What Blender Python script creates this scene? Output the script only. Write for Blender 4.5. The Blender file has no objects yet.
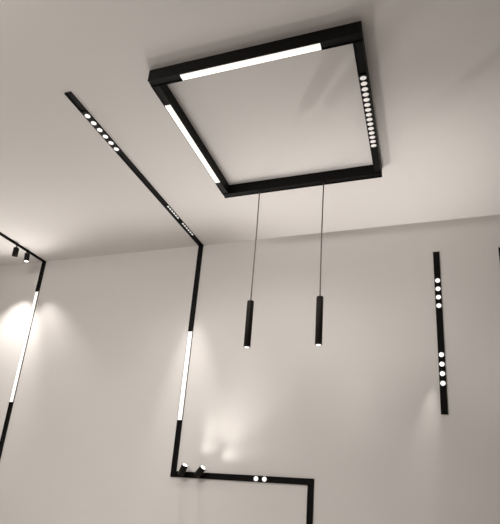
import bpy, bmesh, math
from mathutils import Vector, Matrix

sc = bpy.context.scene
COL = sc.collection
V = Vector
CAM_Z = 1.25                      # eye height
CEIL = CAM_Z + 1.97               # ceiling height
WALL = 3.2745                     # far wall


def Z(h):                         # heights below are measured from eye level
    return CAM_Z + h


# ------------------------------------------------------------------ light levels
K = dict(barlamps=.46, framelamps=.34, lenslamps=1.1, beams=0.02, spota=3.2, spotb=.85, spill=5, up=.15, back=.24, graze=1.0, near=.14, side=.12, wash=.8, glow=2.9, rightup=1.7)


# ------------------------------------------------------------------ materials
def mat(name, base, rough=0.5, metal=0.0, emit=None, strength=0.0, noise=None):
    m = bpy.data.materials.new(name)
    m.use_nodes = True
    nt = m.node_tree
    b = nt.nodes['Principled BSDF']
    b.inputs['Base Color'].default_value = (*base, 1)
    b.inputs['Roughness'].default_value = rough
    b.inputs['Metallic'].default_value = metal
    if max(base) < 0.05:
        b.inputs['Specular IOR Level'].default_value = 0.12
    if emit:
        b.inputs['Emission Color'].default_value = (*emit, 1)
        b.inputs['Emission Strength'].default_value = strength
    if noise:
        scale, amount, bump = noise
        tc = nt.nodes.new('ShaderNodeTexCoord')
        n1 = nt.nodes.new('ShaderNodeTexNoise')
        n1.inputs['Scale'].default_value = scale
        n1.inputs['Detail'].default_value = 5
        nt.links.new(tc.outputs['Object'], n1.inputs['Vector'])
        mix = nt.nodes.new('ShaderNodeMix')
        mix.data_type = 'RGBA'
        mix.inputs[6].default_value = (*[c * (1 - amount) for c in base], 1)
        mix.inputs[7].default_value = (*[min(1, c * (1 + amount)) for c in base], 1)
        nt.links.new(n1.outputs['Fac'], mix.inputs['Factor'])
        nt.links.new(mix.outputs[2], b.inputs['Base Color'])
        if bump:
            n2 = nt.nodes.new('ShaderNodeTexNoise')
            n2.inputs['Scale'].default_value = scale * 40
            n2.inputs['Detail'].default_value = 3
            nt.links.new(tc.outputs['Object'], n2.inputs['Vector'])
            bp = nt.nodes.new('ShaderNodeBump')
            bp.inputs['Strength'].default_value = bump
            bp.inputs['Distance'].default_value = 0.002
            nt.links.new(n2.outputs['Fac'], bp.inputs['Height'])
            nt.links.new(bp.outputs['Normal'], b.inputs['Normal'])
    return m


WARM = (1.0, 0.955, 0.92)
M_WALL = mat('matt_wall_paint', (0.645, 0.622, 0.597), 0.85, noise=(1.6, 0.018, 0.05))
M_CEIL = mat('matt_ceiling_paint', (0.685, 0.661, 0.638), 0.9, noise=(1.3, 0.012, 0.04))
M_FLOOR = mat('polished_concrete', (0.42, 0.40, 0.38), 0.5, noise=(2.5, 0.12, 0.1))
M_BLACK = mat('black_powder_coat', (0.0030, 0.0025, 0.0021), 0.5, noise=(60, 0.1, 0))
M_DARK = mat('black_module', (0.004, 0.0033, 0.0028), 0.5, noise=(60, 0.1, 0))
M_BODY = mat('black_brown_anodised', (0.008, 0.006, 0.0045), 0.5, noise=(80, 0.1, 0))
M_CABLE = mat('grey_cable', (0.10, 0.085, 0.072), 0.5, noise=(90, 0.1, 0))
M_WIRE = mat('thin_grey_wire', (0.22, 0.20, 0.18), 0.5, noise=(90, 0.1, 0))
M_BAR = mat('opal_diffuser', (0.4, 0.39, 0.38), 0.5, emit=(1.0, 0.95, 0.90), strength=0.88, noise=(20, 0.02, 0))
M_LENS = mat('lit_lens', (0.4, 0.39, 0.38), 0.3, emit=(1.0, 0.95, 0.90), strength=0.9, noise=(40, 0.02, 0))
M_CELL = mat('lit_cell_lens', (0.35, 0.34, 0.33), 0.25, emit=(1.0, 0.93, 0.87), strength=0.55, noise=(150, 0.05, 0))
M_SOFT = mat('lit_reflector', (0.8, 0.8, 0.8), 0.4, emit=WARM, strength=0.7, noise=(40, 0.02, 0))
M_TIP = mat('lit_spot_lens', (0.8, 0.8, 0.8), 0.3, emit=WARM, strength=1.2, noise=(40, 0.02, 0))


# ------------------------------------------------------------------ helpers
def obj(name, bm, m, parent=None, smooth=False, bevel=0.0):
    me = bpy.data.meshes.new(name)
    bmesh.ops.recalc_face_normals(bm, faces=bm.faces)
    bm.to_mesh(me)
    bm.free()
    if smooth:
        for p in me.polygons:
            p.use_smooth = len(p.vertices) <= 4
    me.materials.append(m)
    o = bpy.data.objects.new(name, me)
    COL.objects.link(o)
    if parent:
        o.parent = parent
    if bevel:
        md = o.modifiers.new('bevel', 'BEVEL')
        md.width = bevel
        md.segments = 2
        md.limit_method = 'ANGLE'
    return o


def thing(name, label, cat, loc, group=None):
    o = bpy.data.objects.new(name, None)
    o.empty_display_size = 0.05
    COL.objects.link(o)
    o.location = loc
    o['label'] = label
    o['category'] = cat
    if group:
        o['group'] = group
    return o


def add_box(bm, lo, hi):
    lo, hi = V(lo), V(hi)
    m = Matrix.Translation((lo + hi) / 2) @ Matrix.Diagonal((*(hi - lo), 1))
    bmesh.ops.create_cube(bm, size=1, matrix=m)


def frame_of(d):
    d = d.normalized()
    a = V((0, 0, 1)) if abs(d.z) < 0.9 else V((1, 0, 0))
    u = d.cross(a).normalized()
    return u, d.cross(u).normalized(), d


def add_lathe(bm, origin, axis, prof, n=24):
    """prof: list of (distance along axis, radius); closed at both ends"""
    u, v, d = frame_of(V(axis))
    o = V(origin)
    rings = []
    for h, r in prof:
        rings.append([bm.verts.new(o + d * h + (u * math.cos(2 * math.pi * i / n) + v * math.sin(2 * math.pi * i / n)) * max(r, 1e-5)) for i in range(n)])
    for a, b in zip(rings, rings[1:]):
        for i in range(n):
            bm.faces.new((a[i], a[(i + 1) % n], b[(i + 1) % n], b[i]))
    bm.faces.new(rings[0][::-1])
    bm.faces.new(rings[-1])


def add_tube(bm, pts, r, n=10):
    pts = [V(p) for p in pts]
    rings = []
    for i, p in enumerate(pts):
        d = (pts[min(i + 1, len(pts) - 1)] - pts[max(i - 1, 0)])
        u, v, _ = frame_of(d)
        rings.append([bm.verts.new(p + (u * math.cos(2 * math.pi * k / n) + v * math.sin(2 * math.pi * k / n)) * r) for k in range(n)])
    for a, b in zip(rings, rings[1:]):
        for i in range(n):
            bm.faces.new((a[i], a[(i + 1) % n], b[(i + 1) % n], b[i]))
    bm.faces.new(rings[0][::-1])
    bm.faces.new(rings[-1])


def add_rail(bm, p0, p1, out, w, h, lip=0.0025, depth=0.006):
    """a channel section: back on the line p0-p1, opening along 'out'"""
    p0, p1, out = V(p0), V(p1), V(out)
    side = (p1 - p0).normalized().cross(out).normalized()
    a, b = w / 2, w / 2 - lip
    prof = [(-a, 0), (a, 0), (a, h), (b, h), (b, h - depth), (-b, h - depth), (-b, h), (-a, h)]
    ra = [bm.verts.new(p0 + side * s + out * t) for s, t in prof]
    rb = [bm.verts.new(p1 + side * s + out * t) for s, t in prof]
    n = len(prof)
    for i in range(n):
        bm.faces.new((ra[i], ra[(i + 1) % n], rb[(i + 1) % n], rb[i]))
    bmesh.ops.triangulate(bm, faces=[bm.faces.new(ra[::-1]), bm.faces.new(rb)])


def rail(parent, p0, p1, out, w, h, base):
    bm = bmesh.new()
    add_rail(bm, V(p0) - V(base), V(p1) - V(base), out, w, h)
    return obj('rail', bm, M_BLACK, parent)


def bar(parent, p0, p1, out, w, h, base, m=M_BAR, drop=0.0055):
    """an opal light bar seated in the channel, its face at height h"""
    p0, p1, out = V(p0) - V(base), V(p1) - V(base), V(out)
    side = (p1 - p0).normalized().cross(out).normalized()
    bm = bmesh.new()
    a = side * w / 2
    q0 = [p0 - a + out * (h - drop), p0 + a + out * (h - drop), p0 + a + out * h, p0 - a + out * h]
    d = p1 - p0
    va = [bm.verts.new(p) for p in q0]
    vb = [bm.verts.new(p + d) for p in q0]
    for i in range(4):
        bm.faces.new((va[i], va[(i + 1) % 4], vb[(i + 1) % 4], vb[i]))
    bm.faces.new(va[::-1])
    bm.faces.new(vb)
    return obj('light_bar', bm, m, parent, bevel=0.0006)


def lens_module(parent, p0, p1, n, out, w, h, r, base, m=M_LENS, squash=1.0):
    """black insert with n round lenses spaced evenly from p0 to p1"""
    p0, p1, out, base = V(p0), V(p1), V(out), V(base)
    d = (p1 - p0).normalized()
    step = (p1 - p0).length / max(1, n - 1)
    ins = bar(parent, p0 - d * step * 0.6, p1 + d * step * 0.6, out, w, h - 0.0008, base, M_DARK, 0.005)
    ins.name = 'lens_insert'
    first = None
    for i in range(n):
        c = p0 + d * step * i - base
        if first is None:
            bm = bmesh.new()
            add_lathe(bm, (0, 0, 0), out, [(-0.002, r), (0.0006, r), (0.0016, r * 0.86), (0.0026, r * 0.55), (0.003, r * 0.1)], 20)
            o = first = obj('lens', bm, m, ins, smooth=True)
        else:
            o = first.copy()
            COL.objects.link(o)
            o.parent = ins
        o.location = c + out * (h - 0.0008)
        o.scale = (1, squash, 1)
    return ins


def blade_module(parent, y0, y1, n, x, base, w, h):
    """insert of narrow bright reflector blades along one side of a ceiling rail"""
    base = V(base)
    ins = bar(parent, (x, y0 - 0.015, CEIL), (x, y1 + 0.015, CEIL), (0, 0, -1), w, h - 0.0008, base, M_DARK, 0.005)
    ins.name = 'blade_insert'
    for i in range(n):
        y = y0 + (y1 - y0) * i / (n - 1)
        bm = bmesh.new()
        zt = CEIL - h + 0.001
        pts = [(x + 0.006, y - 0.003, zt), (x + 0.0175, y - 0.006, zt), (x + 0.0175, y + 0.006, zt), (x + 0.006, y + 0.003, zt)]
        top = [bm.verts.new(V(p) - base) for p in pts]
        low = [bm.verts.new(V(p) - base - V((0, 0, dz))) for p, dz in zip(pts, (0.002, 0.012, 0.012, 0.002))]
        for k in range(4):
            bm.faces.new((top[k], top[(k + 1) % 4], low[(k + 1) % 4], low[k]))
        bm.faces.new(top[::-1])
        bm.faces.new(low)
        obj('reflector_blade', bm, M_SOFT, ins)
    return ins


def lamp(kind, name, loc, power, target=None, size=60, blend=0.5, radius=0.02, colour=WARM):
    l = bpy.data.lights.new(name, kind)
    l.energy = power
    l.color = colour
    if kind in ('SPOT', 'POINT'):
        l.shadow_soft_size = radius
    if kind == 'SPOT':
        l.spot_size = math.radians(size)
        l.spot_blend = blend
    o = bpy.data.objects.new(name, l)
    COL.objects.link(o)
    o.location = loc
    if target is not None:
        o.rotation_euler = (V(target) - V(loc)).to_track_quat('-Z', 'Y').to_euler()
    return o


# ------------------------------------------------------------------ room shell
def shell(name, lo, hi, m):
    bm = bmesh.new()
    add_box(bm, lo, hi)
    o = obj(name, bm, m)
    o['kind'] = 'structure'
    return o


XL, XR, YF = -5.2, 3.6, -3.2
T = 0.15
shell('floor', (XL - T, YF - T, -T), (XR + T, WALL + T, 0), M_FLOOR)
shell('ceiling', (XL - T, YF - T, CEIL), (XR + T, WALL + T, CEIL + T), M_CEIL)
shell('wall_back', (XL, WALL, 0), (XR, WALL + T, CEIL), M_WALL)
shell('wall_left', (XL - T, YF - T, 0), (XL, WALL + T, CEIL), M_WALL)
shell('wall_right', (XR, YF - T, 0), (XR + T, WALL + T, CEIL), M_WALL)
shell('wall_front', (XL, YF - T, 0), (XR, YF, CEIL), M_WALL)

DN, OUT = V((0, 0, -1)), V((0, -1, 0))
W, TH = 0.042, 0.008              # slim track: width, thickness proud of the plaster

# ------------------------------------------------------------------ square frame
x0, x1, y0, y1 = -1.245, -0.203, 1.573, 2.584
FH, FW = 0.070, 0.042
B = V(((x0 + x1) / 2, (y0 + y1) / 2, CEIL))
fr = thing('square_frame_light', 'large black square light frame on the ceiling with two glowing bars and lens row', 'ceiling light', B)
h = FW / 2
rail(fr, (x0, y0 + h, CEIL), (x1, y0 + h, CEIL), DN, FW, FH, B)
rail(fr, (x0, y1 - h, CEIL), (x1, y1 - h, CEIL), DN, FW, FH, B)
rail(fr, (x0 + h, y0 + FW, CEIL), (x0 + h, y1 - FW, CEIL), DN, FW, FH, B)
rail(fr, (x1 - h, y0 + FW, CEIL), (x1 - h, y1 - FW, CEIL), DN, FW, FH, B)
bar(fr, (-1.071, y0 + h + 0.003, CEIL), (-0.383, y0 + h + 0.003, CEIL), DN, 0.032, FH + 0.0005, B)
bar(fr, (x0 + h - 0.002, 1.741, CEIL), (x0 + h - 0.002, 2.412, CEIL), DN, 0.032, FH + 0.0005, B)
lens_module(fr, (x1 - h, 1.812, CEIL), (x1 - h, 2.290, CEIL), 15, DN, 0.0365, FH, 0.0155, B, M_CELL, squash=0.76)

# ------------------------------------------------------------------ bent track
X = -1.751
B = V((X, WALL, CEIL))
tr = thing('bent_track_light', 'black track running from ceiling down the wall, then stepping sideways beside two spotlights', 'track light', B)
zl = Z(0.112)
rail(tr, (X, 1.588, CEIL), (X, WALL, CEIL), DN, W, TH, B)
rail(tr, (X, WALL, CEIL - TH), (X, WALL, zl - W / 2), OUT, W, TH, B)
XS = -0.738
rail(tr, (X + W / 2, WALL, zl), (XS + W / 2, WALL, zl), OUT, W, TH, B)
rail(tr, (XS, WALL, zl - W / 2), (XS, WALL, 0.35), OUT, W, TH, B)
bar(tr, (X, WALL, Z(1.197)), (X, WALL, Z(0.500)), OUT, 0.036, TH + 0.001, B)
lens_module(tr, (X, 1.757, CEIL), (X, 2.038, CEIL), 6, DN, 0.0365, TH, 0.0155, B)
blade_module(tr, 2.675, 2.825, 6, X, B, 0.0365, TH)
blade_module(tr, 2.912, 3.075, 6, X, B, 0.0365, TH)
lens_module(tr, (-1.119, WALL, zl), (-1.059, WALL, zl), 2, OUT, 0.0365, TH, 0.0165, B)

# ------------------------------------------------------------------ track at the left edge
XA = -3.382
B = V((XA, WALL, CEIL))
ta = thing('corner_track_light', 'black track at the left edge bending down the wall with a long glowing bar', 'track light', B)
rail(ta, (XA, 1.9, CEIL), (XA, WALL, CEIL), DN, W * 0.8, TH, B)
rail(ta, (XA, WALL, CEIL - TH), (XA, WALL, 0.5), OUT, W, TH, B)
bar(ta, (XA, WALL, Z(1.655)), (XA, WALL, Z(0.626)), OUT, 0.036, TH + 0.001, B)

# ------------------------------------------------------------------ straight wall tracks
XR1 = 0.108
B = V((XR1, WALL, Z(0.568)))
t1 = thing('wall_track_light', 'straight vertical black wall track with two clusters of four round lenses', 'track light', B)
rail(t1, (XR1, WALL, Z(0.568)), (XR1, WALL, Z(1.721)), OUT, W, TH, B)
lens_module(t1, (XR1, WALL, Z(1.495)), (XR1, WALL, Z(1.308)), 4, OUT, 0.0365, TH, 0.0165, B)
lens_module(t1, (XR1, WALL, Z(0.960)), (XR1, WALL, Z(0.768)), 4, OUT, 0.0365, TH, 0.0165, B)

XR2 = 0.529
B = V((XR2, WALL, Z(0.5)))
t2 = thing('wall_track_light', 'vertical black wall track cut off by the right edge of the picture', 'track light', B)
rail(t2, (XR2, WALL, Z(0.577)), (XR2, WALL, Z(1.713)), OUT, W, TH, B)

# ------------------------------------------------------------------ pendants
def pendant(x, label, sway):
    y = y1 - h
    top = CEIL - FH + 0.0058
    zb, zt = Z(0.826), Z(1.120)
    B = V((x, y, top))
    p = thing('pendant_light', label, 'pendant light', B, 'pendants under the square frame')
    bm = bmesh.new()
    add_lathe(bm, (0, 0, 0), (0, 0, -1), [(0, 0.012), (0.005, 0.012), (0.007, 0.004)], 18)
    obj('cable_grip', bm, M_DARK, p)
    bm = bmesh.new()
    L = top - zt
    pts = [(sway * math.sin(math.pi * k / 12), 0, -0.006 - (L - 0.006) * k / 12) for k in range(13)]
    add_tube(bm, pts, 0.0038)
    obj('cable', bm, M_CABLE, p, smooth=True)
    bm = bmesh.new()
    R = 0.0205
    add_lathe(bm, (0, 0, -L), (0, 0, -1), [(-0.004, 0.006), (0, 0.0075), (0.001, R - 0.002), (0.003, R), (zt - zb - 0.001, R), (zt - zb, R - 0.001), (zt - zb, R - 0.003), (zt - zb - 0.004, R - 0.0035)], 32)
    obj('body', bm, M_BODY, p, smooth=True)
    bm = bmesh.new()
    add_lathe(bm, (0, 0, -(top - zb) + 0.004), (0, 0, -1), [(-0.001, R - 0.004), (0.003, R - 0.004), (0.0065, R * 0.55), (0.0075, R * 0.1)], 24)
    obj('lens', bm, M_LENS, p, smooth=True)
    lamp('SPOT', 'pendant_beam', (x, y, zb - 0.012), 8 * K['beams'], (x, y, 0), 50, 0.6, 0.015)


pendant(-0.990, 'slim black tube pendant hanging from the square frame, the one nearer the bent track', 0.002)
pendant(-0.562, 'slim black tube pendant hanging from the square frame, the one nearer the vertical lens track', -0.002)


# ------------------------------------------------------------------ spotlights
def spotlight(name, label, group, anchor, stem_dir, stem_len, pivot, aim, length, r, back, lens_mat, power, cone, blend, beam_aim=None, spill=0.0):
    """anchor on the track face; stem up to the pivot; body along aim"""
    p = thing(name, label, 'spotlight', anchor, group)
    A = V(anchor)
    aim = V(aim).normalized()
    pv = V(pivot) - A
    bm = bmesh.new()
    add_lathe(bm, (0, 0, 0), stem_dir, [(0, 0.011), (0.006, 0.011), (0.008, 0.006)], 16)
    add_tube(bm, [V(stem_dir) * 0.006, V(stem_dir) * stem_len, pv], 0.005)
    obj('stem', bm, M_BLACK, p)
    bm = bmesh.new()
    add_lathe(bm, pv - aim * back, aim, [(0, r * 0.9), (0.002, r), (length - 0.001, r), (length, r - 0.001), (length, r - 0.003), (length - 0.003, r - 0.003)], 28)
    obj('body', bm, M_BODY, p, smooth=True)
    bm = bmesh.new()
    add_lathe(bm, pv + aim * (length - back - 0.004), aim, [(0, r - 0.0035), (0.003, r - 0.0035), (0.007, r * 0.6), (0.009, r * 0.1)], 20)
    obj('lens', bm, lens_mat, p, smooth=True)
    tip = A + pv + aim * (length - back + 0.012)
    bd = V(beam_aim).normalized() if beam_aim else aim
    lamp('SPOT', 'spotlight_beam', tip, power, tip + bd, cone, blend, 0.011)
    if spill:
        lamp('SPOT', 'spotlight_spill', tip, spill, tip + V((aim.x * 1.6, 0.03, aim.z * 0.9)), 64, 1.0, 0.015)


G1 = 'spotlights on the ceiling track'
G2 = 'spotlights on the low wall track'
zc = CEIL - TH
spotlight('track_spotlight', 'small black spotlight under the ceiling track, farther from the wall, its lens hidden', G1,
          (XA, 2.935, zc), (0, 0, -1), 0.02, (XA + 0.002, 2.935, zc - 0.068), (-0.45, 0.4, -0.8), 0.078, 0.023, 0.036,
          M_TIP, 18 * K['spota'], 64, 1.0, (-0.18, 0.26, -0.78))
spotlight('track_spotlight', 'small black spotlight under the ceiling track, nearer the wall, its lens glowing', G1,
          (XA, 3.055, zc), (0, 0, -1), 0.02, (XA + 0.012, 3.055, zc - 0.062), (0.10, 0.02, -0.9), 0.075, 0.022, 0.035,
          M_TIP, 10 * K['spota'], 62, 1.0, (0.30, 0.085, -0.92))
yw = WALL - TH
spotlight('wall_spotlight', 'tilted black spotlight on the low wall track, right in its corner', G2,
          (-1.672, yw, zl + 0.004), (0, -1, 0), 0.03, (-1.652, yw - 0.05, zl + 0.026), (0.45, -0.2, 0.85), 0.080, 0.0235, 0.038,
          M_TIP, 26 * K['spotb'], 82, 1.0, (0.95, -0.75, 1.75), 0.6 * K['spill'])
spotlight('wall_spotlight', 'tilted black spotlight on the low wall track, second from its corner', G2,
          (-1.548, yw, zl + 0.004), (0, -1, 0), 0.03, (-1.520, yw - 0.05, zl + 0.022), (0.64, -0.2, 0.70), 0.080, 0.0235, 0.038,
          M_TIP, 30 * K['spotb'], 82, 1.0, (1.05, -0.75, 1.75), 0.75 * K['spill'])

# ------------------------------------------------------------------ light from the fixtures, plus unseen fill lamps added to brighten the room
lamp('SPOT', 'lens_row_beam', (x1 - h, 2.05, CEIL - FH - 0.02), 12 * K['lenslamps'], (x1 - h, 2.05, 0), 90, 0.6, 0.05)
lamp('SPOT', 'upper_cluster_beam', (XR1, yw - 0.02, Z(1.40)), 12 * K['beams'], (XR1, 0, Z(1.40)), 90, 0.6, 0.04)
lamp('SPOT', 'lower_cluster_beam', (XR1, yw - 0.02, Z(0.86)), 12 * K['beams'], (XR1, 0, Z(0.86)), 90, 0.6, 0.04)

def area(name, loc, target, sx, sy, power):
    o = lamp('AREA', name, loc, power, target)
    o.data.shape = 'RECTANGLE'
    o.data.size, o.data.size_y = sx, sy
    return o


lamp('SPOT', 'added_upward_fill', (-2.5, 2.55, 0.12), 100 * K['up'], (-2.5, 2.55, CEIL), 140, 0.9, 0.25)  # added unseen fill from below, lifts the left wall and ceiling
for k in range(3):                # the light the glowing bars throw into the room
    t = (k + 0.5) / 3
    za, zb_ = Z(0.63 + 1.02 * t), Z(0.5 + 0.69 * t)
    lamp('SPOT', 'bar_light', (XA, WALL - 0.03, za), 20 * K['barlamps'], (XA, 0, za), 172, 0.5, 0.02)
    lamp('SPOT', 'bar_light', (X, WALL - 0.03, zb_), 14 * K['barlamps'], (X, 0, zb_), 172, 0.5, 0.02)
    px, py = -1.07 + 0.69 * t, 1.74 + 0.67 * t
    lamp('SPOT', 'bar_light', (px, y0 + h, CEIL - FH - 0.02), 14 * K['framelamps'], (px, y0 + h, 0), 165, 0.5, 0.02)
    lamp('SPOT', 'bar_light', (x0 + h, py, CEIL - FH - 0.02), 14 * K['framelamps'], (x0 + h, py, 0), 165, 0.5, 0.02)
lamp('SPOT', 'lens_light', (X, 1.9, CEIL - 0.03), 12 * K['lenslamps'], (X, 1.9, 0), 120, 1.0, 0.02)
lamp('SPOT', 'lens_light', (X, 2.74, CEIL - 0.03), 12 * K['lenslamps'], (X + 0.1, 2.84, 0), 90, 1.0, 0.02)
lamp('SPOT', 'lens_light', (X, 3.04, CEIL - 0.03), 80 * K['lenslamps'], (X + 0.09, WALL, 0.85), 30, 1.0, 0.012)
area('added_back_fill', (-1.6, -1.6, CEIL - 0.05), (-1.6, -1.4, 0), 2.0, 1.0, 100 * K['back'])  # fill added behind the camera to raise the ambient level
area('added_near_wall_fill', (-0.9, 2.75, 0.06), (-0.9, 2.75, CEIL), 1.4, 0.5, 30 * K['near'])  # unseen soft panel added low down to lift the ceiling and lower wall
area('added_side_fill', (-4.9, 2.3, 0.9), (-2.0, 2.6, 1.6), 1.2, 1.2, 60 * K['side'])  # added fill from the left, fades across wall and ceiling
area('added_wall_fill', (-2.0, 0.1, CEIL - 0.12), (-2.0, WALL, 0.9), 1.4, 0.2, 40 * K['wash'])  # no fixture here; added to brighten the far wall
lamp('SPOT', 'added_upward_fill', (-0.55, 2.45, 0.1), 40 * K['glow'], (-0.35, 2.95, CEIL), 42, 1.0, 0.1)  # invented source, strengthens the ceiling glow between frame and wall
lamp('SPOT', 'added_upward_fill', (0.5, 2.3, 0.1), 40 * K['rightup'], (0.55, 2.95, CEIL), 44, 1.0, 0.1)  # another added upward fill, for the ceiling at right
lamp('SPOT', 'added_wall_streak', (0.088, WALL - 0.06, Z(0.98)), 14 * K['graze'], (-0.05, WALL - 0.055, Z(0.15)), 28, 1.0, 0.005)  # added unseen spot that makes the slanted light band below the lens track

w = bpy.data.worlds.new('World')
w.use_nodes = True
w.node_tree.nodes['Background'].inputs[0].default_value = (0, 0, 0, 1)
sc.world = w

# ------------------------------------------------------------------ camera
cd = bpy.data.cameras.new('camera')
cam = bpy.data.objects.new('camera', cd)
COL.objects.link(cam)
yaw, pitch, roll = -0.333887, 0.324178, 0.06997
f = V((math.sin(yaw) * math.cos(pitch), math.cos(yaw) * math.cos(pitch), math.sin(pitch)))
r0 = f.cross(V((0, 0, 1))).normalized()
u0 = r0.cross(f)
r = math.cos(roll) * r0 + math.sin(roll) * u0
u = -math.sin(roll) * r0 + math.cos(roll) * u0
cam.matrix_world = Matrix(((r.x, u.x, -f.x, 0), (r.y, u.y, -f.y, 0), (r.z, u.z, -f.z, CAM_Z), (0, 0, 0, 1)))
cd.sensor_fit = 'HORIZONTAL'
cd.sensor_width = 36
cd.lens = 36 * 486.52 / 500
cd.shift_x = -14.154 / 500
cd.shift_y = 70.815 / 500
cd.clip_start = 0.05
sc.camera = cam

sc.view_settings.view_transform = 'Standard'
sc.view_settings.look = 'None'
sc.view_settings.gamma = 1
sc.view_settings.use_curve_mapping = False
sc.view_settings.exposure = 0.06
sc.cycles.use_denoising = True
sc.cycles.max_bounces = 10
sc.cycles.diffuse_bounces = 7
